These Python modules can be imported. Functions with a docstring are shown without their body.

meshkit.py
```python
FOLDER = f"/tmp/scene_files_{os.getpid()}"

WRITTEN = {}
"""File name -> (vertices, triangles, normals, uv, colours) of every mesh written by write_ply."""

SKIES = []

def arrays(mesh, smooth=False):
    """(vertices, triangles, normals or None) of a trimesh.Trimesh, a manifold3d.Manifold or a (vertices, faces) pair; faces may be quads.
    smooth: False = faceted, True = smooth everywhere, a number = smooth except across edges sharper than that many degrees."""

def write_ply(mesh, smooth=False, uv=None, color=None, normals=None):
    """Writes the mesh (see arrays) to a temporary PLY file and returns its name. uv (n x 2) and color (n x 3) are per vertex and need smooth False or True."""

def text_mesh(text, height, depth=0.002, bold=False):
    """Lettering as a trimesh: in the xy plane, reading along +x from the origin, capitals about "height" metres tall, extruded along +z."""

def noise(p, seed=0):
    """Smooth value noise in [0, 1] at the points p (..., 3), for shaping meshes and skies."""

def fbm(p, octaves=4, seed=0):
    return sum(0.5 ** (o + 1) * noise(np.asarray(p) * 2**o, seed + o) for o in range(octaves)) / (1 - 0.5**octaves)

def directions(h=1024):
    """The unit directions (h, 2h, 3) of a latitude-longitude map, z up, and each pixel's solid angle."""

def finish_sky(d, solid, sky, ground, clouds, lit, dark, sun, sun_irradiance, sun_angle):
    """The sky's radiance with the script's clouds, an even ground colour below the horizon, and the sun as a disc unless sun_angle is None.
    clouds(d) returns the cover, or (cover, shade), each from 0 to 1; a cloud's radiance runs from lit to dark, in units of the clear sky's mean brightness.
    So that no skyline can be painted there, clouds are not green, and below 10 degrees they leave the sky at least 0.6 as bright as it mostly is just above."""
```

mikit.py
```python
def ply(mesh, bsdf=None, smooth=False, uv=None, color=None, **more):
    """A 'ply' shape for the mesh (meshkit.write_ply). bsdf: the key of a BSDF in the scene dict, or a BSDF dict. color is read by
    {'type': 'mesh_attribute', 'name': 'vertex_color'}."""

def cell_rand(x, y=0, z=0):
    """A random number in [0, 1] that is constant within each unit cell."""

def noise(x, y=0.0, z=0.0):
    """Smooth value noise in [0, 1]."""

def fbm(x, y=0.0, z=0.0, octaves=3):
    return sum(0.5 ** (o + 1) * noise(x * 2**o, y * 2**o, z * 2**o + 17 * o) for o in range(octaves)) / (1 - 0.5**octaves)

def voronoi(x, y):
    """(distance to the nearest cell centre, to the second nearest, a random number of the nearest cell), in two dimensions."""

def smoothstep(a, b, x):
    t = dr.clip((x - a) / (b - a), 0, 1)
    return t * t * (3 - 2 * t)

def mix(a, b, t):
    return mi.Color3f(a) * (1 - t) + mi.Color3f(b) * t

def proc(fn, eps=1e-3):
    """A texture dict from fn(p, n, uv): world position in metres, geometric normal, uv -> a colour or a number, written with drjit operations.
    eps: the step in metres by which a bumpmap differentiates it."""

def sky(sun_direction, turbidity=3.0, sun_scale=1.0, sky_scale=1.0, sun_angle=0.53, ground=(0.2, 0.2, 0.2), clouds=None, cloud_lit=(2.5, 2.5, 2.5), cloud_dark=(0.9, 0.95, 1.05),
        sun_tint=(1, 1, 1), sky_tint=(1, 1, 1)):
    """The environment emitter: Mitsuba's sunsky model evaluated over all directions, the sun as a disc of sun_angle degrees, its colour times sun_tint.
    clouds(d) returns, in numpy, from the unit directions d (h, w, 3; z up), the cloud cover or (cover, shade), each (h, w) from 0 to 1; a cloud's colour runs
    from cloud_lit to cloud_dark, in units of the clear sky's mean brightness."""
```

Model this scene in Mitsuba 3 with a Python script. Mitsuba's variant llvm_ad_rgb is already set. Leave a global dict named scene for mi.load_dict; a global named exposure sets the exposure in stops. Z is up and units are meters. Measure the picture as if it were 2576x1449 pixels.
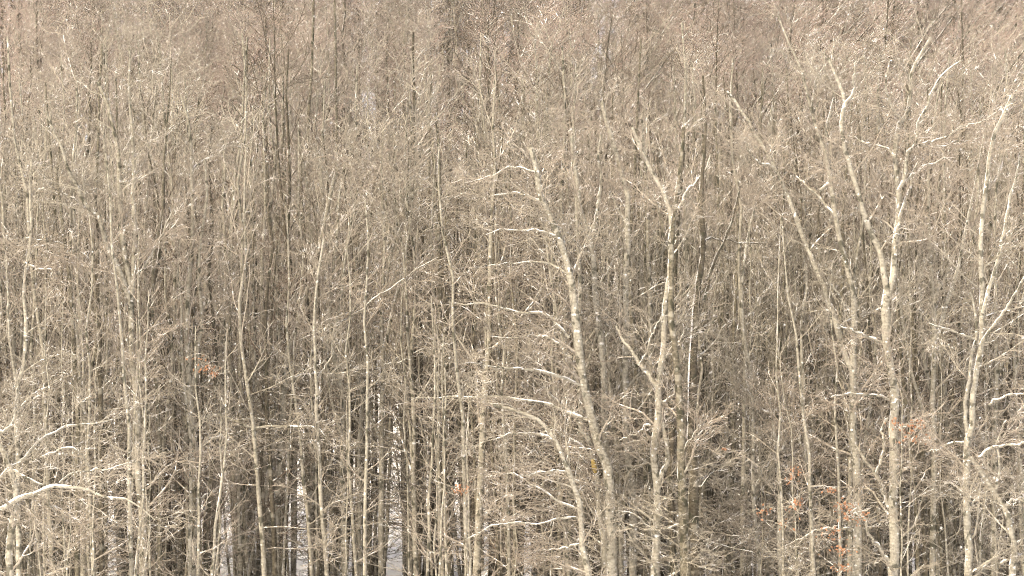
import math
import numpy as np
import drjit as dr
import mitsuba as mi
import mikit
from mikit import fbm, noise, smoothstep, mix
import meshkit

T = mi.ScalarTransform4f
scene, labels = {}, {}

# ---------------------------------------------------------------- camera, light, exposure
FOV = 20.0
TX = math.tan(math.radians(FOV / 2))
scene["camera"] = {"type": "thinlens", "fov": FOV, "fov_axis": "x", "aperture_radius": 0.012, "focus_distance": 116.0,
                   "near_clip": 0.5, "far_clip": 3000.0,
                   "to_world": T().look_at(origin=[0, 0, 0], target=[0, 1, 0], up=[0, 0, 1])}
scene["sky"] = mikit.sky([-0.60, -0.60, 1.02], turbidity=4, sun_scale=1.05, sun_angle=10, clouds=lambda d: 1.0,
                         cloud_lit=(1.4, 1.4, 1.47), sun_tint=(0.99, 1.0, 0.955), ground=(0.6, 0.6, 0.6))
exposure = 2.42

# ---------------------------------------------------------------- materials
WIND = (-0.75, -0.25, 0.61)


def bark_fn(light, dark, snow_amount, moss=0.5):
    def fn(p, n, uv):
        a = fbm(p.x * 1.1, p.y * 1.1, p.z * 0.7)
        band = noise(p.x * 2.5, p.y * 2.5, p.z * 16.0)
        fine = noise(p.x * 12, p.y * 12, p.z * 17)
        c = mix(dark, light, dr.clip(0.10 + 0.75 * a + 0.38 * (band - 0.5) + 0.95 * (fine - 0.5), 0, 1))
        lich = smoothstep(0.595, 0.66, fbm(p.x * 4.5 + 7, p.y * 4.5, p.z * 3.0))
        c = mix(c, (0.050, 0.050, 0.036), lich * moss)
        pale = smoothstep(0.62, 0.72, fbm(p.x * 2.3 - 9, p.y * 2.3, p.z * 3.0))
        c = mix(c, (0.52, 0.50, 0.44), pale * 0.3)
        fleck = smoothstep(0.82, 0.86, noise(p.x * 8 + 3, p.y * 8, p.z * 8))
        c = mix(c, (0.80, 0.80, 0.81), fleck * min(0.7, 2.2 * light[0] - 0.3) if light[0] > 0.2 else 0.0 * fleck)
        w = n.x * WIND[0] + n.y * WIND[1] + n.z * WIND[2]
        s = fbm(p.x * 2.6 + 31, p.y * 2.6, p.z * 1.3)
        m = smoothstep(0.05, 0.15, w - 0.80 + (s - 0.5) * 1.5 * snow_amount + 0.12 * snow_amount)
        return mix(c, (0.86, 0.86, 0.88), m)
    return fn


def twig_fn(light, dark, red, snow_amount, redness):
    def fn(p, n, uv):
        a = fbm(p.x * 0.9, p.y * 0.9, p.z * 0.9)
        f = noise(p.x * 9, p.y * 9, p.z * 9)
        c = mix(dark, light, dr.clip(0.5 + 1.1 * (a - 0.5) + 0.9 * (f - 0.5), 0, 1))
        r = smoothstep(0.40, 0.66, fbm(p.x * 0.16 + 3, p.y * 0.16, p.z * 0.22 + 5))
        c = mix(c, red, r * redness)
        s = noise(p.x * 5.0 + 11, p.y * 5.0, p.z * 5.0)
        m = smoothstep(0.0, 0.1, n.z * 0.8 + n.x * -0.4 - 0.35) * smoothstep(0.80 - 0.25 * snow_amount, 0.86 - 0.25 * snow_amount, s)
        return mix(c, (0.86, 0.86, 0.88), m)
    return fn


def diffuse(fn):
    return {"type": "twosided", "b": {"type": "diffuse", "reflectance": mikit.proc(fn)}}


scene["bark_pale"] = diffuse(bark_fn((0.455, 0.435, 0.38), (0.20, 0.184, 0.148), 0.3, 0.7))
scene["bark_mid"] = diffuse(bark_fn((0.415, 0.395, 0.34), (0.17, 0.154, 0.120), 0.3, 0.8))
scene["bark_brown"] = diffuse(bark_fn((0.235, 0.215, 0.168), (0.075, 0.066, 0.049), 0.25, 0.85))
scene["bark_dark"] = diffuse(bark_fn((0.15, 0.133, 0.104), (0.045, 0.039, 0.029), 0.25, 0.85))
scene["branch_pale"] = diffuse(twig_fn((0.51, 0.48, 0.415), (0.18, 0.163, 0.132), (0.42, 0.34, 0.305), 0.7, 0.25))
scene["branch_dark"] = diffuse(twig_fn((0.20, 0.175, 0.14), (0.045, 0.038, 0.030), (0.16, 0.112, 0.096), 0.4, 0.2))
scene["twig_near"] = diffuse(twig_fn((0.50, 0.457, 0.395), (0.12, 0.105, 0.084), (0.41, 0.33, 0.28), 0.55, 0.3))
scene["twig_dark"] = diffuse(twig_fn((0.19, 0.16, 0.128), (0.045, 0.037, 0.030), (0.18, 0.12, 0.10), 0.4, 0.4))
scene["twig_far"] = diffuse(twig_fn((0.50, 0.442, 0.40), (0.165, 0.136, 0.117), (0.43, 0.328, 0.295), 0.6, 0.65))
scene["snow"] = {"type": "twosided", "b": {"type": "diffuse", "reflectance": mikit.proc(
    lambda p, n, uv: mix((0.86, 0.855, 0.875), (0.92, 0.92, 0.935), fbm(p.x * 2, p.y * 2, p.z * 2)))}}
scene["orange_leaf"] = {"type": "twosided", "b": {"type": "diffuse", "reflectance": mikit.proc(
    lambda p, n, uv: mix((0.27, 0.135, 0.08), (0.37, 0.215, 0.14), noise(p.x * 14, p.y * 14, p.z * 14)))}}
scene["yellow_lichen"] = {"type": "diffuse", "reflectance": mikit.proc(
    lambda p, n, uv: mix((0.30, 0.22, 0.08), (0.46, 0.35, 0.13), noise(p.x * 20, p.y * 20, p.z * 20)))}

# ---------------------------------------------------------------- geometry helpers
UP = np.array([0, 0, 1.0])


def nrm(v):
    return v / (np.linalg.norm(v, axis=-1, keepdims=True) + 1e-9)


def tubes(P, R, S):
    """One mesh (vertices, faces) of N tubes of S sides along the polylines P (N, K, 3) with radii R (N, K)."""
    N, K, _ = P.shape
    t = np.empty_like(P)
    t[:, 1:-1] = P[:, 2:] - P[:, :-2]
    t[:, 0], t[:, -1] = P[:, 1] - P[:, 0], P[:, -1] - P[:, -2]
    t = nrm(t)
    mean = np.abs(nrm(P[:, -1] - P[:, 0]))
    ref = np.eye(3)[np.argmin(mean, axis=1)][:, None, :]
    u = nrm(np.cross(t, ref))
    v = np.cross(t, u)
    a = np.arange(S) * 2 * np.pi / S
    V = P[:, :, None] + R[:, :, None, None] * (np.cos(a)[:, None] * u[:, :, None] + np.sin(a)[:, None] * v[:, :, None])
    idx = np.arange(N * K * S).reshape(N, K, S)
    A, B = idx[:, :-1], idx[:, 1:]
    A2, B2 = np.roll(A, -1, axis=2), np.roll(B, -1, axis=2)
    f = np.concatenate([np.stack([A, A2, B2], -1).reshape(-1, 3), np.stack([A, B2, B], -1).reshape(-1, 3)])
    return V.reshape(-1, 3), f


def join(*meshes):
    vs, fs, at = [], [], 0
    for v, f in meshes:
        vs.append(v)
        fs.append(f + at)
        at += len(v)
    return np.vstack(vs), np.vstack(fs)


def spline(pts, K):
    """Catmull-Rom through the points, K samples, even in arc length (columns beyond the third are carried along)."""
    p = np.asarray(pts, float)
    q = np.vstack([2 * p[0] - p[1], p, 2 * p[-1] - p[-2]])
    out = []
    for i in range(1, len(q) - 2):
        t = np.linspace(0, 1, 12, endpoint=False)[:, None]
        a, b, c, d = q[i - 1], q[i], q[i + 1], q[i + 2]
        out.append(0.5 * (2 * b + (c - a) * t + (2 * a - 5 * b + 4 * c - d) * t**2 + (3 * b - a - 3 * c + d) * t**3))
    out = np.vstack(out + [p[-1:]])
    s = np.concatenate([[0], np.cumsum(np.linalg.norm(np.diff(out[:, :3], axis=0), axis=1))])
    w = np.linspace(0, s[-1], K)
    return np.stack([np.interp(w, s, out[:, k]) for k in range(out.shape[1])], 1)


def grow(rng, P, R, n, K, ang, length, rise, wob, t0=0.1, t1=1.0, flat=0.5, rr=0.6, rmin=0.005, tip=0.35, wind=(0, 0, 0), rmax=9.0, any_side=False):
    """Children along each parent polyline. ang, length and rise: numbers or functions of t."""
    N, KP, _ = P.shape
    t = t0 + (t1 - t0) * (np.arange(n)[None] + rng.random((N, n))) / n
    x = np.clip(t * (KP - 1), 0, KP - 1.001)
    i = x.astype(int)
    w = (x - i)[..., None]
    r = np.arange(N)[:, None]
    p0, p1 = P[r, i], P[r, i + 1]
    pos = (p0 * (1 - w) + p1 * w).reshape(-1, 3)
    tan = nrm(p1 - p0).reshape(-1, 3)
    pr = (R[r, i] * (1 - w[..., 0]) + R[r, i + 1] * w[..., 0]).reshape(-1)
    t = t.reshape(-1)
    M = len(t)
    at = lambda f: f(t) if callable(f) else np.full(M, float(f))  # noqa: E731
    a = at(ang) * (0.8 + 0.4 * rng.random(M))
    L = at(length) * (0.6 + 0.8 * rng.random(M))
    side = np.cross(tan, UP + 0.05 * rng.normal(size=(M, 3)))
    side = nrm(side)
    up2 = np.cross(side, tan)
    sgn = np.where((np.arange(M) + rng.integers(0, 2)) % 2 == 0, 1.0, -1.0)
    phi = rng.random(M) * 2 * np.pi if any_side else rng.normal(size=M) * flat
    lat = (sgn * np.cos(phi))[:, None] * side + np.sin(phi)[:, None] * up2
    d = nrm(np.cos(a)[:, None] * tan + np.sin(a)[:, None] * lat)
    C = np.empty((M, K, 3))
    C[:, 0] = pos
    rs = at(rise)[:, None] * UP + np.asarray(wind)
    step = (L / (K - 1))[:, None]
    for k in range(1, K):
        C[:, k] = C[:, k - 1] + d * step
        d = nrm(d + rs + wob * rng.normal(size=(M, 3)))
    r0 = np.clip(np.minimum(pr * rr, L * 0.02), rmin, rmax)
    RR = r0[:, None] * np.linspace(1, tip, K)[None]
    RR = np.maximum(RR, rmin * 0.8)
    return C, RR


def put(key, mesh, bsdf, smooth=True):
    scene[key] = mikit.ply(mesh, bsdf, smooth=smooth)


def at(px, py, Y):
    """The point at depth Y that the photograph (2576 x 1449) shows at px, py."""
    k = 2 * TX * Y / 2576
    return np.array([(px - 1288) * k, Y, (724.5 - py) * k])


# ---------------------------------------------------------------- the ground and the sky's edge
def softp(x, k):
    return (np.sqrt(x * x + k * k) + x) / 2


def ground_z(x, y):
    x, y = np.asarray(x, float), np.asarray(y, float)
    bump = (meshkit.fbm(np.stack([x / 9, y / 9, x * 0], -1), 3, 5) - 0.5) * 1.2
    return -16.6 + 0.29 * (softp(y - 152, 14) - 0.85 * softp(y - 264, 12)) + bump - 0.0006 * x * x * softp(y - 170, 20) / 60


gx = np.concatenate([np.linspace(-900, -90, 18), np.linspace(-85, 85, 120), np.linspace(90, 900, 18)])
gy = np.concatenate([np.linspace(-80, 90, 20), np.linspace(92, 262, 130), np.linspace(270, 1500, 25)])
X, Y_ = np.meshgrid(gx, gy)
gv = np.stack([X, Y_, ground_z(X, Y_)], -1).reshape(-1, 3)
ii = np.arange(len(gx) * len(gy)).reshape(len(gy), len(gx))
gf = np.concatenate([np.stack([ii[:-1, :-1], ii[:-1, 1:], ii[1:, 1:]], -1).reshape(-1, 3), np.stack([ii[:-1, :-1], ii[1:, 1:], ii[1:, :-1]], -1).reshape(-1, 3)])
put("snowy_ground", (gv, gf), "snow")
labels["snowy_ground"] = {"label": "snow covered forest floor showing between the trunks", "kind": "structure", "category": "ground"}

# ---------------------------------------------------------------- prototypes of the slender beeches
def pole_proto(seed, H, r0, fork, twigs, lean=(0, 0, 0), far=False):
    rng = np.random.default_rng(seed)
    z = np.linspace(0, 1, 15)
    wx, wy = (np.cumsum(rng.normal(size=15)) * 0.10 * np.minimum((z * 1.6) ** 1.5, 1) for _ in range(2))
    trunk = np.stack([wx + lean[0] * H * 0.5 * z**2, wy, z * H - 0.4], 1)[None]
    R = (r0 * (1 - 0.85 * z**1.6) + 0.012)[None]
    stems, radii = [trunk], [R]
    f_meshes = [tubes(trunk, R, 7)]
    S1, SR1 = trunk, R
    if fork:
        nf = fork
        F, FR = grow(rng, trunk, R, nf, 15, 0.42, H * 0.42, 0.10, 0.04, 0.42, 0.66, rr=0.8, rmin=0.03, tip=0.12, any_side=True)
        FR = np.maximum(R[0, 6] * 0.75 * np.linspace(1, 0.1, 15)[None], 0.012) * np.ones((nf, 1))
        f_meshes.append(tubes(F, FR, 6))
        S1, SR1 = np.concatenate([trunk, F]), np.concatenate([R, FR])
    w = np.array(lean) * 0.10
    # crown branches
    B, BR = grow(rng, S1, SR1, 11 if far else 10, 8, lambda t: 1.0 - 0.55 * t, lambda t: (4.2 if not far else H * 0.2) * (1 - 0.5 * t), lambda t: 0.05 + 0.10 * t, 0.09, 0.42, 1.0, rr=0.5, rmin=0.019, any_side=True, wind=w)
    # thin shade branches low on the trunk
    D, DR = grow(rng, trunk, R, 7, 8, 1.4, lambda t: 2.6 + 0 * t, 0.02, 0.13, 0.2, 0.55, rr=0.3, rmin=0.015, rmax=0.024, any_side=True, wind=w)
    B, BR = np.concatenate([B, D]), np.concatenate([BR, DR])
    C, CR = grow(rng, B, BR, 5, 5, 0.8, lambda t: 1.6 - 0.8 * t, 0.04, 0.14, 0.15, 1.0, flat=0.4, rr=0.6, rmin=0.0145 if not far else 0.016, wind=w)
    E, ER = grow(rng, C, CR, twigs, 3, 0.7, lambda t: 0.9 - 0.4 * t, 0.04, 0.18, 0.1, 1.0, flat=0.45, rr=0.6, rmin=0.012 if not far else 0.013, wind=w)
    return {"trunk": join(*f_meshes), "crown": join(tubes(B, BR, 4), tubes(C, CR, 3)), "crown__twigs": tubes(E, ER, 3)}


def group_of(name, proto, bark, branch, twig):
    scene[name] = {"type": "shapegroup", **{k: mikit.ply(m, b, smooth=True) for (k, m), b in zip(proto.items(), (bark, branch, twig))}}


TONES = {"pale": ("bark_mid", "branch_pale", "twig_near"), "brown": ("bark_brown", "branch_pale", "twig_near"), "dark": ("bark_dark", "branch_dark", "twig_dark"),
         "far": ("bark_mid", "branch_pale", "twig_far"), "far_dark": ("bark_dark", "branch_dark", "twig_far")}
POLE_TONE = ["pale", "dark", "pale", "brown", "pale", "pale", "dark", "pale", "brown", "pale", "pale", "dark"]
for i, tone in enumerate(POLE_TONE):
    group_of(f"slender_group_{i}", pole_proto(100 + i, 19.5 + 0.55 * i, 0.085 + 0.017 * (i % 5), (0, 1, 2, 0, 1)[i % 5], 2), *TONES[tone])
for i in range(6):
    group_of(f"far_group_{i}", pole_proto(200 + i, 19 + i * 0.6, 0.10 + 0.014 * i, (1, 2, 0)[i % 3], 4, far=True), *TONES[("far", "far", "far_dark")[i % 3]])
for i in range(4):
    group_of(f"wind_group_{i}", pole_proto(240 + i, 20 + i * 0.6, 0.12 + 0.012 * i, (1, 2, 0, 1)[i], 4, far=True, lean=(0.9, 0, 0.2)), *TONES[("far", "far", "far", "far_dark")[i]])


def thin_proto(seed, H, r0):
    rng = np.random.default_rng(seed)
    z = np.linspace(0, 1, 14)
    w = [np.cumsum(rng.normal(size=14)) * 0.11 for _ in range(2)]
    trunk = np.stack([w[0], w[1], z * H - 0.4], 1)[None]
    trunk[0, :, :2] *= np.minimum((z * 1.6) ** 1.5, 1)[:, None]
    R = (r0 * (1 - 0.75 * z**1.3) + 0.006)[None]
    B, BR = grow(rng, trunk, R, 13, 7, lambda t: 1.3 - 0.6 * t, lambda t: 2.0 - 0.7 * t, 0.05, 0.12, 0.25, 1.0, rr=0.4, rmin=0.015, any_side=True)
    C, CR = grow(rng, B, BR, 6, 4, 0.8, lambda t: 1.0 - 0.4 * t, 0.03, 0.2, 0.1, 1.0, flat=0.4, rmin=0.0115)
    return {"trunk": tubes(trunk, R, 6), "crown": tubes(B, BR, 4), "crown__twigs": tubes(C, CR, 3)}


for i in range(8):
    group_of(f"thin_group_{i}", thin_proto(400 + i, 16.5 + 1.0 * i, 0.05 + 0.018 * (i % 4)), *TONES[("pale", "brown", "pale", "dark", "pale", "dark", "brown", "pale")[i]])

# ---------------------------------------------------------------- the trees of the front, stem by stem
# each: depth, label, bark, stems [(width at start px, width at end px, [points])], limbs [...], branch density
HEROES = []


def hero(name, Y, label, bark, stems, limbs=(), dens=1.0, group=None):
    HEROES.append((name, Y, label, bark, stems, limbs, dens, group))


hero("pale_beech", 108, "tall pale forked beech at right with two sinuous upper stems and a snowy side branch", "bark_pale", [
    (27, 20, [(2248, 1700), (2247, 1449), (2252, 1375), (2245, 1275), (2250, 1175), (2247, 1075), (2252, 1005), (2245, 950), (2232, 875), (2229, 835), (2227, 775), (2232, 725)]),
    (17, 7, [(2232, 735), (2212, 630), (2182, 565), (2157, 475), (2132, 400), (2117, 325), (2124, 250), (2102, 190), (2082, 145)]),
    (18, 7, [(2234, 745), (2247, 690), (2252, 625), (2260, 530), (2254, 425), (2252, 390), (2260, 320), (2267, 305), (2277, 295), (2292, 235), (2292, 190), (2317, 135), (2342, 95)])],
    [(8, 3, [(2120, 275), (2152, 220), (2162, 150)]), (8, 3, [(2267, 305), (2232, 250), (2225, 200), (2240, 150)]),
     (10, 4, [(2260, 480), (2292, 385), (2312, 360), (2317, 320), (2342, 265), (2367, 210), (2397, 180), (2432, 150)]),
     (6, 2, [(2312, 362), (2372, 345), (2412, 320), (2472, 295)]), (6, 2, [(2312, 364), (2362, 362), (2412, 352), (2452, 345)]),
     (6, 2, [(2252, 395), (2227, 370), (2182, 355), (2142, 335)]),
     (7, 2, [(2282, 455), (2302, 435), (2332, 417), (2367, 398), (2397, 397)]), (9, 4, [(2250, 600), (2275, 520), (2297, 440), (2312, 405)]),
     (12, 5, [(2240, 1290), (2205, 1195), (2172, 1155), (2150, 1120)]), (9, 5, [(2205, 1195), (2212, 1150), (2220, 1075), (2234, 1066)]),
     (10, 4, [(2240, 1410), (2182, 1350), (2162, 1300), (2158, 1270)]), (7, 3, [(2237, 1004), (2197, 994), (2147, 992), (2092, 1002)]),
     (8, 3, [(2217, 860), (2172, 840), (2107, 810)])])
hero("pale_beech", 110, "pale beech with long curving stem and left leaning fork beside the tall right beech", "bark_pale", [
    (24, 4, [(2158, 1700), (2157, 1449), (2157, 1350), (2157, 1225), (2152, 1150), (2144, 1075), (2147, 1025), (2144, 950), (2147, 875), (2147, 775), (2144, 724), (2119, 625), (2102, 550), (2097, 490), (2087, 425), (2067, 360), (2042, 290), (2032, 240), (2027, 200), (2007, 150), (1982, 100), (1957, 40)]),
    (17, 7, [(2144, 930), (2132, 910), (2107, 825), (2087, 765), (2067, 710), (2032, 625), (2002, 545), (1982, 495), (1962, 450), (1932, 390), (1888, 320), (1853, 260), (1828, 230)])],
    [(7, 3, [(2100, 545), (2060, 500), (2020, 470), (1990, 430)]), (7, 3, [(2040, 290), (2050, 250), (2055, 210), (2080, 130)]),
     (9, 4, [(2062, 480), (2090, 440), (2080, 330), (2100, 240), (2082, 190), (2070, 160)]), (7, 3, [(2147, 1330), (2100, 1330), (2050, 1345), (2010, 1370), (1970, 1390)]),
     (8, 3, [(2144, 800), (2110, 745), (2080, 700)]), (6, 2, [(1945, 420), (1900, 395), (1860, 330)]),
     (6, 2, [(2150, 1330), (2122, 1318), (2090, 1320)])])
hero("pale_beech", 107, "pale twin stemmed beech near the right edge with snow on its forks", "bark_pale", [
    (21, 17, [(2437, 1700), (2437, 1449), (2437, 1374), (2432, 1300), (2432, 1225), (2432, 1150), (2434, 1100)]),
    (11, 5, [(2433, 1105), (2429, 1025), (2437, 950), (2447, 885), (2454, 850), (2452, 780), (2440, 735)]),
    (17, 9, [(2437, 1100), (2447, 1060), (2447, 1025), (2454, 950), (2467, 875), (2469, 815), (2472, 724), (2467, 650), (2472, 550), (2482, 450), (2492, 375), (2507, 320), (2527, 285), (2547, 240)]),
    (10, 4, [(2468, 868), (2477, 850), (2507, 810), (2532, 775), (2562, 724), (2590, 670)]),
    (11, 4, [(2471, 790), (2497, 695), (2517, 625), (2532, 550), (2542, 490), (2557, 440), (2566, 380)])],
    [(8, 3, [(2437, 1120), (2400, 1110), (2360, 1120), (2320, 1135)]), (7, 3, [(2452, 852), (2410, 838), (2370, 820), (2330, 800)]),
     (6, 2, [(2436, 1249), (2400, 1228), (2370, 1232)]), (6, 2, [(2440, 1280), (2470, 1255), (2490, 1245)])])
hero("leaning_beech", 104, "pale beech at far right edge leaning out of the corner with snowy forks", "bark_pale", [
    (20, 9, [(2560, 1640), (2547, 1449), (2552, 1390), (2547, 1350), (2532, 1290), (2512, 1255), (2487, 1215), (2462, 1175), (2440, 1150)])],
    [(9, 4, [(2462, 1150), (2507, 1130), (2576, 1119), (2620, 1110)]), (8, 3, [(2528, 1275), (2550, 1255), (2590, 1245)]),
     (7, 3, [(2505, 1235), (2520, 1170), (2510, 1110), (2530, 1060)]), (7, 3, [(2515, 1420), (2550, 1400), (2590, 1388)]),
     (7, 3, [(2487, 1020), (2520, 1005), (2560, 998), (2610, 990)])], 0.9)
hero("pale_beech", 109, "broad pale beech in the centre leaning left with long snowy limbs reaching left", "bark_pale", [
    (28, 13, [(1541, 1700), (1540, 1449), (1540, 1374), (1538, 1300), (1533, 1225), (1523, 1160), (1503, 1115), (1490, 1050), (1478, 1005), (1463, 935), (1455, 875), (1448, 800), (1440, 724), (1438, 700), (1423, 650), (1403, 590), (1383, 550), (1363, 510), (1355, 465), (1348, 415), (1335, 370)])],
    [(8, 3, [(1432, 850), (1388, 800), (1363, 790), (1288, 788), (1244, 777), (1184, 775), (1120, 770)]),
     (9, 3, [(1463, 970), (1438, 962), (1388, 945), (1338, 930), (1288, 920), (1219, 912), (1160, 908)]),
     (9, 3, [(1480, 1058), (1463, 1050), (1413, 1025), (1363, 1005), (1288, 997), (1194, 997), (1144, 995), (1094, 1000), (1050, 1004)]),
     (8, 3, [(1440, 900), (1400, 860), (1360, 845), (1290, 850), (1240, 850)]),
     (9, 4, [(1420, 640), (1395, 560), (1385, 500)]), (6, 2, [(1405, 595), (1350, 570), (1290, 565), (1230, 575)]),
     (6, 2, [(1365, 512), (1310, 490), (1250, 490), (1190, 500)]), (6, 2, [(1433, 690), (1360, 660), (1290, 660), (1220, 670)]),
     (5, 2, [(1345, 430), (1290, 420), (1230, 440), (1170, 460)])], 1.1)
hero("twisted_beech", 106, "thin beech before the broad central one bending left into a fan of limbs", "bark_pale", [
    (17, 8, [(1500, 1700), (1480, 1449), (1463, 1400), (1463, 1325), (1458, 1265), (1443, 1220), (1428, 1175), (1413, 1140), (1388, 1095), (1363, 1065), (1338, 1050), (1290, 1030), (1240, 1020)])],
    [(6, 3, [(1460, 1302), (1418, 1297), (1388, 1302), (1363, 1315), (1288, 1320), (1230, 1330), (1170, 1360)]),
     (6, 2, [(1430, 1184), (1388, 1187), (1338, 1195), (1288, 1190), (1230, 1180)]),
     (7, 2, [(1458, 1280), (1403, 1260), (1363, 1230), (1303, 1195), (1250, 1170)]),
     (6, 2, [(1400, 1110), (1340, 1090), (1270, 1095), (1200, 1110)]),
     (5, 2, [(1463, 1370), (1400, 1372), (1330, 1390)])], 1.1)
hero("mossy_beech", 110.2, "beech stem with a yellow lichen patch just left of the broad central trunk", "bark_pale", [
    (19, 10, [(1522, 1700), (1520, 1449), (1518, 1350), (1508, 1275), (1503, 1200), (1490, 1140), (1478, 1100), (1455, 1080)])],
    [(9, 3, [(1492, 1160), (1463, 1125), (1413, 1095), (1353, 1060), (1288, 1025), (1220, 1015)]),
     (8, 3, [(1488, 1150), (1470, 1090), (1440, 1040), (1400, 1000), (1350, 960)])], 1.0)
hero("pale_beech", 111.5, "slim pale beech rising behind the broad central trunk and forking above it", "bark_pale", [
    (20, 9, [(1530, 1700), (1528, 1449), (1525, 1200), (1517, 890), (1508, 825), (1500, 750), (1495, 724), (1493, 640), (1483, 590), (1463, 540), (1455, 475), (1443, 400), (1438, 340)]),
    (11, 5, [(1492, 600), (1503, 525), (1510, 485), (1513, 450), (1505, 390), (1515, 330)])],
    [(6, 2, [(1500, 740), (1515, 700), (1540, 650), (1555, 590)]), (6, 2, [(1490, 640), (1440, 600), (1400, 560)])])
hero("pale_beech", 112, "slim mottled beech between the broad central beech and the forked pale one", "bark_pale", [
    (20, 9, [(1594, 1700), (1593, 1449), (1593, 1275), (1583, 1175), (1573, 1075), (1575, 975), (1570, 915), (1575, 875), (1575, 724), (1578, 625), (1578, 550), (1580, 500), (1568, 450), (1553, 390), (1533, 340), (1523, 300), (1513, 255)])],
    [(9, 3, [(1578, 580), (1558, 530), (1540, 490), (1528, 460), (1515, 400)]), (5, 2, [(1576, 860), (1540, 820), (1500, 800)])])
hero("forked_beech", 108.5, "bright pale beech right of centre with a low forking trunk and snow in its crotch", "bark_pale", [
    (24, 14, [(1646, 1700), (1648, 1449), (1650, 1374), (1655, 1300), (1652, 1224), (1645, 1150), (1648, 1100), (1655, 1050), (1658, 1005), (1655, 975), (1663, 935), (1670, 875)]),
    (16, 9, [(1669, 885), (1670, 800), (1680, 724), (1688, 625), (1688, 550), (1683, 520), (1668, 485), (1648, 445), (1633, 420), (1610, 370), (1590, 320)]),
    (13, 6, [(1656, 985), (1638, 950), (1608, 915), (1588, 880), (1568, 858), (1550, 820)]),
    (15, 9, [(1655, 1220), (1668, 1185), (1678, 1160), (1678, 1125), (1670, 1085), (1662, 1040), (1657, 1000)])],
    [(7, 3, [(1690, 550), (1713, 515), (1738, 475), (1763, 450), (1790, 380)]), (6, 3, [(1655, 998), (1675, 1014), (1698, 1002), (1705, 990)]),
     (6, 2, [(1610, 915), (1625, 870), (1640, 830), (1665, 790)]), (6, 2, [(1668, 1335), (1710, 1318), (1723, 1320), (1753, 1335), (1788, 1355), (1838, 1375), (1900, 1392)]),
     (7, 2, [(1650, 1400), (1620, 1330), (1590, 1305), (1545, 1300)]), (7, 3, [(1655, 1110), (1640, 1070), (1610, 1095), (1570, 1110)]),
     (5, 2, [(1668, 900), (1700, 860), (1730, 820)])], 0.7)
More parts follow.
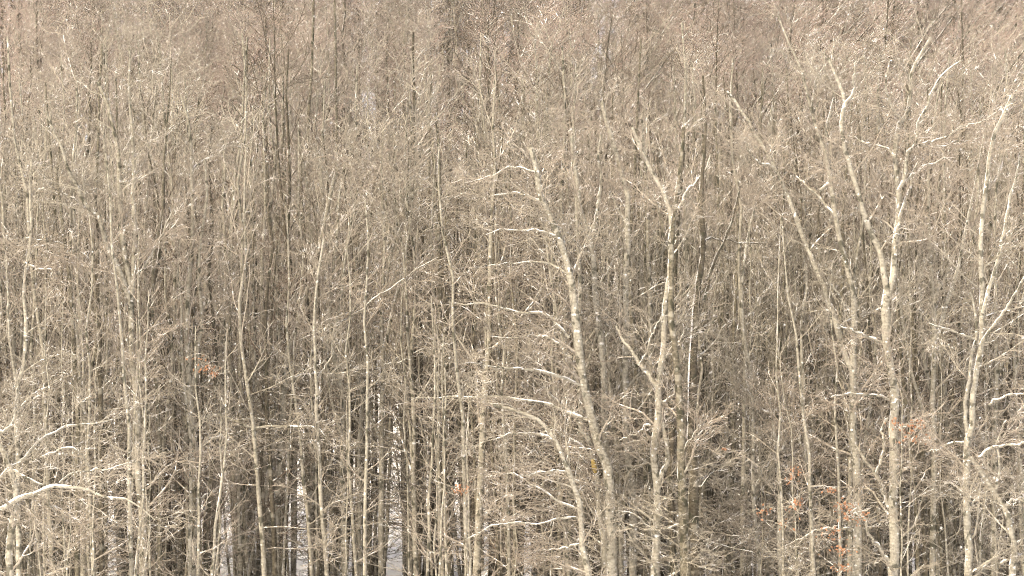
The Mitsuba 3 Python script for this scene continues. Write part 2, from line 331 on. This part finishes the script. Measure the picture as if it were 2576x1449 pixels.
hero("brown_beech", 107.5, "brown straight beech trunk with rough bark right of the bright forked beech", "bark_brown", [
    (28, 8, [(1726, 1700), (1723, 1449), (1720, 1350), (1718, 1275), (1713, 1175), (1713, 1075), (1710, 1025), (1703, 950), (1698, 875), (1690, 824), (1688, 724), (1690, 620), (1700, 500), (1715, 400), (1720, 320)])],
    [(6, 2, [(1715, 1150), (1733, 1100), (1760, 1060)]), (7, 3, [(1690, 640), (1660, 560), (1645, 480)])], 0.3)
hero("brown_beech", 109, "darker straight beech trunk with snow plastered down its left side near picture centre right", "bark_dark", [
    (29, 5, [(1756, 1700), (1753, 1449), (1748, 1374), (1745, 1275), (1745, 1175), (1740, 1075), (1743, 975), (1745, 875), (1753, 800), (1755, 724), (1766, 650), (1770, 575), (1763, 500), (1768, 425), (1773, 350), (1775, 275), (1768, 190)]),
    (10, 5, [(1750, 850), (1768, 775), (1780, 724), (1793, 670), (1813, 625), (1840, 560), (1860, 480)])],
    [(6, 2, [(1733, 1245), (1763, 1217), (1788, 1195), (1828, 1190)]), (6, 2, [(1760, 625), (1790, 600), (1850, 605), (1910, 610)])], 0.35)
hero("brown_beech", 110.5, "short stretch of dark trunk standing between the forked beech and the rough brown trunk", "bark_dark", [
    (21, 9, [(1690, 1700), (1690, 1449), (1688, 1200), (1689, 1025), (1692, 850), (1700, 650), (1710, 500), (1718, 380)])], [], 0.3)
hero("slim_beech", 112.3, "slim sinuous grey beech in the darker wood between the two pale groups at right", "bark_pale", [
    (11, 5, [(1915, 1700), (1912, 1449), (1898, 1300), (1895, 1225), (1895, 1075), (1890, 940), (1870, 830), (1868, 700), (1880, 600), (1900, 520)])],
    [(5, 2, [(1896, 1230), (1930, 1170), (1970, 1130)]), (5, 2, [(1892, 1000), (1850, 950), (1830, 890)])])
hero("slim_beech", 111.8, "slim grey beech left of the curving pale beech with thin crooked forks", "bark_pale", [
    (12, 5, [(2048, 1700), (2042, 1449), (2040, 1280), (2032, 1200), (2027, 1125), (2022, 1000), (2018, 900), (2015, 810), (2030, 720), (2020, 640)])],
    [(5, 2, [(2030, 1160), (1995, 1060), (1990, 1030), (1960, 1020)]), (6, 2, [(1962, 1449), (1958, 1280), (1955, 1140), (1970, 1100)])])
hero("slim_beech", 111, "slim grey beech with a low fork at the edge of the dark wood", "bark_pale", [
    (13, 6, [(1968, 1700), (1964, 1449), (1962, 1320), (1960, 1230), (1956, 1135), (1945, 1080), (1935, 1000)])],
    [(7, 3, [(1957, 1140), (1972, 1110), (1968, 1050), (1980, 990)]), (5, 2, [(1940, 1040), (1900, 1010), (1870, 960)]), (6, 2, [(2012, 1115), (2000, 1060), (1985, 1035), (1945, 1020)])])
hero("left_beech", 112, "pale beech at left whose leaning stems spread into a wide fan", "bark_mid", [
    (22, 8, [(361, 1700), (360, 1449), (358, 1300), (345, 1175), (345, 1075), (343, 975), (335, 935), (330, 875), (332, 800), (325, 700), (310, 625), (305, 550), (300, 480), (297, 375), (285, 320), (270, 260), (245, 205)]),
    (15, 5, [(331, 760), (300, 680), (270, 620), (250, 550), (220, 520), (195, 475), (170, 425), (155, 375), (135, 330), (115, 280)]),
    (14, 5, [(330, 790), (338, 640), (340, 575), (335, 500), (337, 425), (335, 360), (330, 300), (325, 225), (325, 120)])],
    [(8, 3, [(345, 1000), (350, 930), (380, 905), (410, 880)]), (7, 3, [(345, 950), (325, 870), (320, 750)]), (6, 2, [(300, 470), (315, 430), (320, 400)]),
     (5, 2, [(332, 700), (380, 640), (420, 560), (440, 520)]), (6, 2, [(220, 520), (180, 500), (130, 490)])])
hero("left_beech", 115, "pale beech left of centre with an arching snow topped limb curving to the right", "bark_mid", [
    (22, 6, [(484, 1700), (485, 1449), (492, 1350), (492, 1225), (490, 1125), (480, 1025), (475, 950), (472, 875), (472, 775), (475, 724), (480, 700), (482, 600), (485, 525), (482, 450), (480, 350), (472, 290), (455, 240)]),
    (11, 6, [(482, 975), (500, 925), (497, 880), (508, 800), (500, 700), (505, 600), (520, 500), (515, 400)])],
    [(11, 4, [(485, 1095), (492, 1075), (510, 1055), (530, 1042), (560, 1040), (590, 1052), (644, 1069), (709, 1069), (764, 1072), (799, 1077), (819, 1099)]),
     (9, 4, [(485, 1175), (495, 1150), (505, 1120), (520, 1105), (550, 1095), (590, 1090), (640, 1080)]),
     (6, 2, [(490, 1260), (505, 1245), (530, 1235), (560, 1210)]), (6, 2, [(480, 430), (520, 400), (560, 380), (580, 330)])])
hero("snowy_beech", 101, "beech at the left edge carrying thick arching limbs topped with heavy snow", "bark_pale", [
    (21, 12, [(35, 1700), (25, 1449), (30, 1320), (42, 1260), (38, 1215), (28, 1180), (5, 1130), (-30, 1080)])],
    [(10, 3, [(-10, 1218), (0, 1210), (30, 1180), (65, 1155), (100, 1120), (135, 1097), (175, 1082), (240, 1079), (280, 1072), (310, 1062)]),
     (13, 3, [(-20, 1285), (10, 1275), (40, 1260), (80, 1245), (120, 1232), (165, 1230), (210, 1237), (240, 1252), (280, 1260), (310, 1265), (345, 1285), (380, 1310)]),
     (11, 4, [(-20, 1095), (0, 1087), (25, 1070), (37, 1040), (45, 975)]), (8, 3, [(30, 1182), (65, 1200), (95, 1220), (115, 1255), (140, 1295)]),
     (7, 3, [(100, 1150), (145, 1130), (190, 1135), (215, 1155), (245, 1195)]), (6, 2, [(150, 1215), (190, 1190), (230, 1192), (290, 1182), (340, 1175)])], 0.9)
hero("slim_beech", 111.6, "slim pale beech near the left edge forked above the snowy limbs", "bark_pale", [
    (15, 6, [(66, 1700), (48, 1449), (45, 1250), (42, 1060), (45, 975), (62, 915), (65, 825), (60, 724), (72, 640), (80, 560), (75, 480), (80, 400)]),
    (8, 4, [(45, 990), (30, 900), (22, 830), (20, 740), (15, 640)])], [(6, 2, [(62, 600), (100, 604), (150, 606), (180, 620)]), (6, 2, [(60, 660), (100, 676), (130, 680), (135, 720)])])
hero("slim_beech", 112, "straight grey beech between the left edge and the fan shaped beech", "bark_brown", [
    (15, 6, [(196, 1700), (195, 1449), (194, 1200), (195, 1000), (185, 870), (178, 724), (165, 620), (150, 500), (140, 420)])], [(5, 2, [(192, 960), (150, 945), (110, 965)])], 0.8)
hero("slim_beech", 112.2, "dark grey trunk standing just left of the fan shaped beech", "bark_dark", [
    (17, 6, [(258, 1700), (257, 1449), (255, 1200), (254, 1000), (250, 860), (246, 740), (244, 600), (240, 480)])], [], 0.8)
hero("slanting_beech", 118.5, "pale beech left of centre whose stem slants up to the right", "bark_mid", [
    (17, 8, [(690, 1700), (694, 1425), (699, 1225), (709, 1074), (714, 975), (719, 925), (727, 875), (754, 810), (774, 724), (789, 690), (809, 595), (824, 525), (832, 480), (850, 420)]),
    (10, 5, [(710, 900), (702, 850), (699, 780), (692, 724), (690, 640)])],
    [(7, 2, [(712, 970), (739, 955), (784, 947), (839, 942), (884, 940), (934, 927), (994, 915), (1024, 890), (1049, 880)]),
     (6, 2, [(745, 860), (794, 840), (844, 817), (894, 790), (924, 770), (964, 735), (1030, 690), (1100, 650)]),
     (6, 2, [(700, 1290), (714, 1270), (764, 1250), (814, 1225), (844, 1205), (884, 1190)]),
     (5, 2, [(884, 940), (910, 945), (934, 957)]), (5, 2, [(690, 780), (620, 785), (560, 780)])])
hero("slanting_beech", 119, "thin beech slanting up to the right behind the long horizontal limb left of centre", "bark_mid", [
    (11, 5, [(905, 1700), (905, 1449), (905, 1250), (905, 1100), (920, 920), (925, 870), (945, 810), (955, 770), (970, 724), (985, 640), (1000, 560)])],
    [(6, 2, [(854, 1449), (884, 1430), (919, 1400), (944, 1365), (984, 1340), (1000, 1310)]), (5, 2, [(940, 815), (990, 790), (1040, 760)])])
hero("slim_beech", 112.2, "grey beech stem with crooked bare forks between two snowy gaps", "bark_pale", [
    (13, 5, [(825, 1700), (822, 1449), (812, 1320), (806, 1225), (800, 1110), (796, 1000), (793, 900), (790, 800), (800, 690), (815, 600)])], [(5, 2, [(795, 960), (830, 900), (850, 840)])])
hero("dark_beech", 150, "dark tall trunk left of the middle reaching almost to the top of the wood", "bark_brown", [
    (11, 5, [(780, 1150), (778, 900), (774, 724), (772, 560), (774, 450), (776, 300), (786, 150), (789, 0), (792, -60)])], [], 0.5)
hero("dark_beech", 152, "dark thin trunk right beside the tall dark trunk left of the middle", "bark_brown", [
    (10, 5, [(852, 1150), (850, 800), (849, 450), (846, 300), (844, 130), (842, 0)])], [], 0.5)
hero("dark_beech", 148, "dark trunk in the middle of the wood with a pale round knot of snow", "bark_dark", [
    (11, 5, [(1046, 1150), (1044, 700), (1043, 400), (1042, 250), (1038, 165), (1040, 80)])], [], 0.5)
hero("dark_beech", 140, "dark upright trunk showing black behind the twigs right of the forked beech", "bark_dark", [
    (14, 6, [(1822, 1200), (1823, 960), (1824, 760), (1822, 600), (1830, 450), (1835, 300)])], [], 0.5)
hero("dark_beech", 142, "dark upright trunk right of the tall pale beech in the shaded wood", "bark_dark", [
    (14, 6, [(2340, 1250), (2341, 900), (2342, 600), (2340, 420), (2345, 300)])], [], 0.5)

hero_rng = np.random.default_rng(7)
count = {}
for name, Yh, label, bark, stems, limbs, dens, grp in HEROES:
    count[name] = count.get(name, -1) + 1
    key = name if count[name] == 0 else f"{name}_{count[name]:03d}"
    labels[key] = {"label": label, "category": "tree"}
    rng = np.random.default_rng(abs(hash((round(Yh * 10), len(label), len(stems)))) % 10000 + int(stems[0][2][0][0]))
    kpx = 2 * TX * Yh / 2576
    SP, SR, LP, LR = [], [], [], []
    for j, (w0, w1, pts) in enumerate(list(stems) + list(limbs)):
        is_limb = j >= len(stems)
        base = at(*pts[0], Yh)
        raw, run = [], 0.0
        slope = 0.0 if j == 0 else rng.uniform(-0.5, 0.5)
        for m, (px, py) in enumerate(pts):
            q = at(px, py, Yh)
            lat = abs(q[0] - base[0]) + 0.25 * abs(q[2] - base[2])
            q = at(px, py, Yh + slope * lat)
            raw.append([*q, kpx * (w0 + (w1 - w0) * m / (len(pts) - 1)) / 2])
        if j == 0:
            gz = float(ground_z(raw[0][0], Yh)) - 0.3
            raw[0] = [raw[0][0], Yh, min(gz, raw[1][2] - 1.0), raw[0][3] * 1.25]
            raw.insert(0, [raw[0][0], Yh, gz - 0.05, raw[0][3] * 1.3]) if raw[0][2] > gz + 0.2 else None
        s = spline(raw, 26 if not is_limb else 16)
        s[1:-1, :3] += rng.normal(size=(len(s) - 2, 3)) * (0.016 if is_limb else 0.014)
        if is_limb:
            bend = np.cumsum(rng.normal(size=(len(s), 3)), axis=0) * 0.03
            s[:, :3] += bend - bend[0]
        P, R = s[None, :, :3], np.maximum(s[None, :, 3], 0.008)
        R = R * (1 + 0.06 * rng.normal(size=R.shape))
        (LP if is_limb else SP).append(P)
        (LR if is_limb else SR).append(R)
    trunk = join(*[tubes(P, R, 10) for P, R in zip(SP, SR)])
    put(f"{key}__trunk", trunk, bark)
    for j, (P, R) in enumerate(zip(LP, LR)):
        lk = f"{key}__limb" + (f"_{j:03d}" if j else "")
        put(lk, tubes(P, R, 7), bark)
        # snow lying along the top of the limb, in broken stretches
        d = nrm(P[0, -1] - P[0, 0])
        seg = []
        fine = spline(np.hstack([P[0], R[0][:, None]]), 40)
        k = 1
        while k < 36:
            n = int(rng.integers(3, 12))
            part = fine[k:k + n + 1]
            tz = nrm(part[-1, :3] - part[0, :3])[2]
            if len(part) >= 4 and abs(tz) < 0.75 and rng.random() < 0.85:
                prof = np.sin(np.linspace(0.15, np.pi - 0.15, len(part))) ** 0.5
                c = part[:, :3] + np.array([-0.12, -0.1, 0.62]) * part[:, 3:4]
                seg.append(tubes(c[None], (part[:, 3] * 0.80 * prof)[None], 6))
            k += n + int(rng.integers(0, 3))
        for q, ridge in enumerate(seg):
            put(f"{lk}__snow" + (f"_{q:03d}" if q else ""), ridge, "snow")
    # branches and twigs
    A, AR = [], []
    for P, R in zip(SP + LP, SR + LR):
        Ln = np.linalg.norm(np.diff(P[0], axis=0), axis=1).sum()
        if P is SP[0]:
            vis = 0.30 if Yh < 130 else 0.2
        else:
            vis = 0.12
        limb = P.shape[1] == 16
        n = max(3, int(Ln * (1 - vis) * (1.25 if not limb else 1.6) * dens))
        Lb = lambda t: 3.3 - 1.5 * t  # noqa: E731
        if limb:
            Lb = lambda t, Ln=Ln: np.clip(Ln * 0.5, 0.8, 2.0) * (1.1 - 0.5 * t)  # noqa: E731
        B, BR = grow(rng, P, R, n, 8, lambda t: 1.15 - 0.45 * t, Lb, lambda t: 0.01 + 0.07 * t, 0.16, vis, 1.0, rr=0.34, rmin=0.010, any_side=True)
        A.append(B)
        AR.append(BR)
    B, BR = np.concatenate(A), np.concatenate(AR)
    C, CR = grow(rng, B, BR, 7, 5, 0.85, lambda t: 1.2 - 0.6 * t, 0.02, 0.26, 0.1, 1.0, flat=0.5, rr=0.6, rmin=0.0105)
    E, ER = grow(rng, C, CR, 6, 3, 0.8, lambda t: 0.66 - 0.3 * t, 0.02, 0.28, 0.1, 1.0, flat=0.5, rr=0.6, rmin=0.0078)
    put(f"{key}__crown", join(tubes(B, BR, 4), tubes(C, CR, 3)), "branch_pale")
    put(f"{key}__crown__twigs", tubes(E, ER, 3), "twig_near")
    labels[f"{key}__crown__twigs"] = {"kind": "stuff"}

# ---------------------------------------------------------------- the slender beeches behind the front
# columns of the photograph (centre px, half width px, lowest row) where snow shows between the trunks
GAPS = [(990, 18, 1040), (972, 7, 1040), (750, 8, 1120), (770, 6, 1100), (287, 13, 1200), (577, 8, 1200), (726, 6, 1230), (881, 7, 1180), (560, 4, 1150),
        (1222, 5, 1090), (1152, 7, 1250), (130, 5, 1300), (1780, 5, 1200), (2300, 5, 1250), (832, 4, 1150), (907, 4, 1200), (1330, 5, 1250), (200, 4, 1200), (331, 5, 1230)]
rng = np.random.default_rng(11)
placed = []


def column(x, y):
    return 1288 + x / (2 * TX * y / 2576)


def try_place(y0, y1, margin, gap, sep):
    for _ in range(60):
        y = y0 + (y1 - y0) * rng.random()
        x = (rng.random() * 2 - 1) * (TX * y + margin)
        px = column(x, y)
        if gap and y < 186 and any(abs(px - g) < w + 4 for g, w, _ in GAPS):
            continue
        if all((x - a) ** 2 + (y - b) ** 2 > sep * sep for a, b in placed[-1100:]):
            placed.append((x, y))
            return x, y
    return None


ZONES = ("left", "middle", "right")
FORKS = (0, 1, 2, 0, 1)
darks = []
k = 0
while k < 245:
    got = try_place(113, 155, 2.5, True, 1.2)
    if got is None:
        continue
    x, y = got
    i = int(rng.integers(0, 12))
    if POLE_TONE[i] == "dark":
        if any(abs(x - q) < 2.6 for q in darks):
            i = (0, 2, 5, 7)[k % 4]
        else:
            darks.append(x)
    key = "slender_beech" if k == 0 else f"slender_beech_{k:03d}"
    s = rng.uniform(0.88, 1.1)
    tr = T().translate([x, y, float(ground_z(x, y))]).rotate([0, 0, 1], float(rng.uniform(0, 360))).rotate([1, 0, 0], float(rng.normal() * 1.5)).scale([s * 1.05, s * 1.05, s])
    scene[key] = {"type": "instance", "to_world": tr, "g": {"type": "ref", "id": f"slender_group_{i}"}}
    zone, tone, fork = ZONES[min(2, max(0, int(column(x, y) / 2576 * 3)))], POLE_TONE[i], ("single stemmed", "forked", "three stemmed")[FORKS[i % 5]]
    labels[key] = {"label": f"slender {tone} {fork} beech among the crowded poles of the {zone} third", "category": "tree", "group": f"{tone} {fork} slender beeches, {zone}"}
    labels[f"{key}__crown__twigs"] = {"kind": "stuff"}
    k += 1

k = 0
while k < 780:
    got = try_place(184, 282, 4.0, True, 1.4)
    if got is None:
        continue
    x, y = got
    s = rng.uniform(0.88, 1.12)
    right = x / (TX * y) > 0.05 + 0.3 * rng.normal()
    if right and rng.random() < 0.8:
        i, gname, rot = int(rng.integers(0, 4)), "wind_group", float(rng.normal() * 30)
    else:
        i, gname, rot = int(rng.integers(0, 6)), "far_group", float(rng.uniform(0, 360))
    tr = T().translate([x, y, float(ground_z(x, y))]).rotate([0, 0, 1], rot).scale([s, s, s])
    scene[f"hillside_wood__{k + 1:03d}"] = {"type": "instance", "to_world": tr, "g": {"type": "ref", "id": f"{gname}_{i}"}}
    k += 1
k = 0
while k < 900:
    got = try_place(114, 155, 2.5, True, 0.6)
    if got is None:
        continue
    x, y = got
    s = rng.uniform(0.85, 1.2)
    tr = T().translate([x, y, float(ground_z(x, y))]).rotate([0, 0, 1], float(rng.uniform(0, 360))).rotate([1, 0, 0], float(rng.normal() * 2.5)).scale([s, s, s])
    scene[f"thin_pole_wood__{k + 1:03d}"] = {"type": "instance", "to_world": tr, "g": {"type": "ref", "id": f"thin_group_{int(rng.integers(0, 8)) if not (1780 < column(x, y) < 2130 or 2280 < column(x, y) < 2410) or rng.random() < 0.4 else (1, 3, 5, 6)[k % 4]}"}}
    k += 1
for j in range(46):
    y = rng.uniform(104.5, 113)
    px = rng.uniform(20, 1330) if j < 34 else rng.uniform(1780, 2560)
    if any(abs(px - g) < w + 5 for g, w, _ in GAPS) or abs(px - 1000) < 40:
        continue
    x = (px - 1288) * 2 * TX * y / 2576
    s = rng.uniform(0.68, 0.95)
    tr = T().translate([x, y, float(ground_z(x, y))]).rotate([0, 0, 1], float(rng.uniform(0, 360))).rotate([1, 0, 0], float(rng.normal() * 2.5)).scale([s, s, s])
    scene[f"thin_pole_wood__{k + 1:03d}"] = {"type": "instance", "to_world": tr, "g": {"type": "ref", "id": f"thin_group_{(0, 2, 4, 7)[j % 4]}"}}
    k += 1
labels["thin_pole_wood"] = {"label": "crowd of thin young beech poles filling the gaps between the trunks", "category": "forest", "kind": "stuff"}
labels["hillside_wood"] = {"label": "mass of bare reddish beeches covering the rising hillside behind", "category": "forest", "kind": "stuff"}

# ---------------------------------------------------------------- saplings of the understorey
def sapling_proto(seed, H):
    rng = np.random.default_rng(seed)
    z = np.linspace(0, 1, 12)
    tr = np.stack([np.cumsum(rng.normal(size=12)) * 0.07, np.cumsum(rng.normal(size=12)) * 0.07, z * H - 0.2], 1)[None]
    R = (0.035 * (1 - 0.85 * z))[None]
    B, BR = grow(rng, tr, R, 22, 8, 1.35, lambda t: 2.6 - 1.5 * t, 0.02, 0.16, 0.15, 1.0, rr=0.5, rmin=0.012, rmax=0.02, any_side=True)
    C, CR = grow(rng, B, BR, 6, 5, 0.85, lambda t: 0.95 - 0.4 * t, 0.01, 0.22, 0.1, 1.0, flat=0.3, rmin=0.012)
    E, ER = grow(rng, C, CR, 3, 3, 0.8, lambda t: 0.45 - 0.15 * t, 0.01, 0.3, 0.1, 1.0, flat=0.3, rmin=0.0105)
    return {"trunk": tubes(tr, R, 5), "crown": join(tubes(B, BR, 4), tubes(C, CR, 3)), "crown__twigs": tubes(E, ER, 3)}, (C, CR)


for i in range(5):
    sp, _ = sapling_proto(300 + i, 5.5 + 0.9 * i)
    group_of(f"sapling_group_{i}", sp, "bark_brown", "branch_pale", "twig_near")
SAP = [("slight bare sapling spreading flat twigs low in the left third", "saplings on the left"), ("slight bare sapling spreading flat twigs low in the middle third", "saplings in the middle"),
       ("slight bare sapling spreading flat twigs low in the right third", "saplings on the right")]
k = 0
while k < 54:
    y = 106 + 42 * rng.random() ** 1.4
    x = (rng.random() * 2 - 1) * (TX * y + 1.5)
    px = column(x, y)
    if any(abs(px - g) < w + 6 for g, w, _ in GAPS):
        continue
    key = "bare_sapling" if k == 0 else f"bare_sapling_{k:03d}"
    s = rng.uniform(0.8, 1.25)
    tr = T().translate([x, y, float(ground_z(x, y))]).rotate([0, 0, 1], float(rng.uniform(0, 360))).scale([s, s, s * 1.1])
    scene[key] = {"type": "instance", "to_world": tr, "g": {"type": "ref", "id": f"sapling_group_{int(rng.integers(0, 5))}"}}
    lab, grp = SAP[min(2, max(0, int(px / 2576 * 3)))]
    labels[key] = {"label": lab, "category": "sapling", "group": grp}
    labels[f"{key}__crown__twigs"] = {"kind": "stuff"}
    k += 1

# saplings that still carry orange leaves: px, py of the leaf clusters
def leafy(key, Y, px0, clusters, label, seed):
    rng = np.random.default_rng(seed)
    top = min(c[1] for c in clusters) - 25
    a = at(px0, top, Y)
    gz = float(ground_z(a[0], Y))
    pts = [[a[0] + rng.normal() * 0.06 * (6 - i), Y, gz - 0.2 + (a[2] - gz) * i / 6, 0.03 * (1 - 0.8 * i / 6)] for i in range(7)]
    s = spline(pts, 14)
    tr, R = s[None, :, :3], s[None, :, 3]
    put(f"{key}__trunk", tubes(tr, R, 5), "bark_brown")
    B, BR, leaves = [], [], []
    for px, py, w, h, n in clusters:
        n = int(n * 0.55) + 2
        c = at(px, py, Y)
        q = np.argmin(np.abs(tr[0, :, 2] - (c[2] - 0.3)))
        kpx = 2 * TX * Y / 2576
        w_, h_ = w * kpx, h * kpx
        far_end = c + np.array([np.sign(c[0] - tr[0, q, 0] + 1e-6) * w_ * 0.5, rng.normal() * 0.3, 0.05])
        b = spline([tr[0, q], (tr[0, q] + far_end) / 2 + [0, 0, 0.12], far_end], 8)
        B.append(b[None])
        BR.append(np.linspace(0.014, 0.008, 8)[None])
        pos = c + rng.normal(size=(n, 3)) * np.array([w_ * 0.28, 0.35, h_ * 0.28])
        nn = nrm(rng.normal(size=(n, 3)) * [0.8, 0.8, 0.5] + [0, -0.3, 0.7])
        u = nrm(np.cross(nn, rng.normal(size=(n, 3))))
        v = np.cross(nn, u)
        ln = (0.05 + 0.03 * rng.random(n))[:, None]
        wd = ln * 0.55
        V = np.stack([pos - u * ln, pos - u * ln * 0.2 + v * wd, pos + u * ln, pos - u * ln * 0.2 - v * wd, pos + nn * 0.012, pos - nn * 0.004], 1)
        F = np.array([[0, 1, 4], [1, 2, 4], [2, 3, 4], [3, 0, 4], [1, 0, 5], [2, 1, 5], [3, 2, 5], [0, 3, 5]])
        leaves.append((V.reshape(-1, 3), (F[None] + np.arange(n)[:, None, None] * 6).reshape(-1, 3)))
    B, BR = np.concatenate(B), np.concatenate(BR)
    C, CR = grow(rng, B, BR, 8, 4, 0.8, 0.5, 0.0, 0.2, 0.3, 1.0, rmin=0.007)
    put(f"{key}__crown", join(tubes(B, BR, 4), tubes(C, CR, 3)), "branch_pale")
    put(f"{key}__crown__leaves", join(*leaves), "orange_leaf", smooth=False)
    labels[f"{key}__crown__leaves"] = {"label": "withered orange leaves still on the twigs", "kind": "stuff"}
    labels[key] = {"label": label, "category": "sapling"}


leafy("leafy_sapling", 107, 520, [(525, 930, 60, 34, 60), (500, 905, 70, 16, 18), (545, 940, 26, 18, 16)], "sapling with one orange leaf cluster beside the trunk left of centre", 1)
leafy("leafy_sapling_001", 106, 2290, [(2290, 1080, 75, 40, 90), (2250, 1060, 40, 20, 25), (2300, 1110, 60, 18, 25), (2305, 1060, 40, 20, 25)], "sapling with orange leaves right of the tall pale beech", 2)
leafy("leafy_sapling_002", 105.5, 2010, [(2000, 1185, 40, 30, 40), (1985, 1210, 40, 20, 20), (2005, 1265, 42, 26, 50), (1985, 1280, 30, 16, 14), (2088, 1230, 26, 14, 22), (1975, 1320, 50, 40, 25)], "sapling with scattered orange leaf clusters between two slim grey beeches", 3)
leafy("leafy_sapling_003", 104.5, 2120, [(2125, 1275, 46, 30, 90), (2175, 1290, 20, 18, 24), (2090, 1345, 80, 40, 60), (2115, 1385, 50, 20, 60), (2118, 1428, 46, 24, 60), (2160, 1310, 20, 30, 18), (2130, 1300, 40, 30, 30)], "brightly leaved orange sapling low in front of the curving pale beech", 4)
leafy("leafy_sapling_004", 105, 1165, [(1165, 1228, 50, 22, 40), (1150, 1240, 60, 14, 18)], "sapling with a small tuft of orange leaves low in the centre", 5)
leafy("leafy_sapling_005", 107, 1910, [(1912, 1292, 30, 26, 20), (1825, 1130, 14, 10, 8), (1930, 1280, 20, 20, 8)], "sapling with a few orange leaves low in the dark wood", 6)

# snow blown against the left side of the darker straight trunk
strip = spline([[*(at(px, py, 109) + [0, -0.1, 0]), 0.024 + 0.012 * (i % 2)] for i, (px, py) in enumerate([(1745, 740), (1741, 800), (1736, 870), (1732, 940), (1731, 1000), (1729, 1060)])], 22)
put("brown_beech_001__snow", tubes(strip[None, :, :3], (strip[:, 3] * np.sin(np.linspace(0.1, 3.0, 22)) ** 0.4)[None], 7), "snow")

# a patch of yellow lichen on the trunk beside the broad central beech
c = at(1494, 1172, 110.2)
lx, lz = np.meshgrid(np.linspace(-0.95, 0.95, 7), np.linspace(-1, 1, 9))
lr = np.random.default_rng(3).random(lx.shape) * 0.02
rad = 0.175
V = np.stack([c[0] + np.sin(lx * 0.6) * rad * (1 - 0.45 * lz**2) + 0.05 * lz, c[1] - np.cos(lx * 0.8) * rad - lr, c[2] - lz * 0.26], -1).reshape(-1, 3)
gi = np.arange(63).reshape(9, 7)
F = np.concatenate([np.stack([gi[:-1, :-1], gi[:-1, 1:], gi[1:, 1:]], -1).reshape(-1, 3), np.stack([gi[:-1, :-1], gi[1:, 1:], gi[1:, :-1]], -1).reshape(-1, 3)])
put("mossy_beech__lichen", (V, F), {"type": "twosided", "b": {"type": "ref", "id": "yellow_lichen"}})
labels["mossy_beech__lichen"] = {"label": "yellow lichen patch on the bark"}

# ---------------------------------------------------------------- falling snow
rng = np.random.default_rng(21)
n = 9000
u = rng.random(n)
y = (24**3 + (106**3 - 24**3) * u) ** (1 / 3)
pos = np.stack([(rng.random(n) * 2 - 1) * (TX * y * 1.25 + 0.5), y, (rng.random(n) * 2 - 1) * (TX * y * 0.72 + 0.4)], 1)
near = rng.uniform(10, 17, 26)
pos[:26] = np.stack([(rng.random(26) * 2 - 1) * TX * near * 1.6, near, (rng.random(26) * 2 - 1) * TX * near], 1)
pos = pos[pos[:, 2] > ground_z(pos[:, 0], pos[:, 1])]
r = rng.uniform(0.004, 0.010, len(pos))
r[pos[:, 1] < 24] *= 0.42
base = np.array([[1, 0, 0], [-1, 0, 0], [0, 1, 0], [0, -1, 0], [0, 0, 1], [0, 0, -1.0]])
bf = np.array([[0, 2, 4], [2, 1, 4], [1, 3, 4], [3, 0, 4], [2, 0, 5], [1, 2, 5], [3, 1, 5], [0, 3, 5]])
V = pos[:, None] + r[:, None, None] * base[None] * rng.uniform(0.7, 1.3, (len(pos), 6, 1))
put("falling_snow", (V.reshape(-1, 3), (bf[None] + np.arange(len(pos))[:, None, None] * 6).reshape(-1, 3)), "snow")
labels["falling_snow"] = {"label": "scattered snowflakes drifting in the air before the wood", "category": "snow", "kind": "stuff"}

# ---------------------------------------------------------------- the air, thick with fine snow
scene["haze_air"] = {"type": "homogeneous", "albedo": 0.95, "sigma_t": 0.00006}
scene["haze"] = {"type": "cube", "to_world": T().translate([0, 130, -1]).scale([120, 170, 45]), "bsdf": {"type": "null"}, "interior": {"type": "ref", "id": "haze_air"}}
scene["camera"]["medium"] = {"type": "ref", "id": "haze_air"}
labels["haze"] = {"label": "pale air thick with fine falling snow", "category": "haze", "kind": "stuff"}
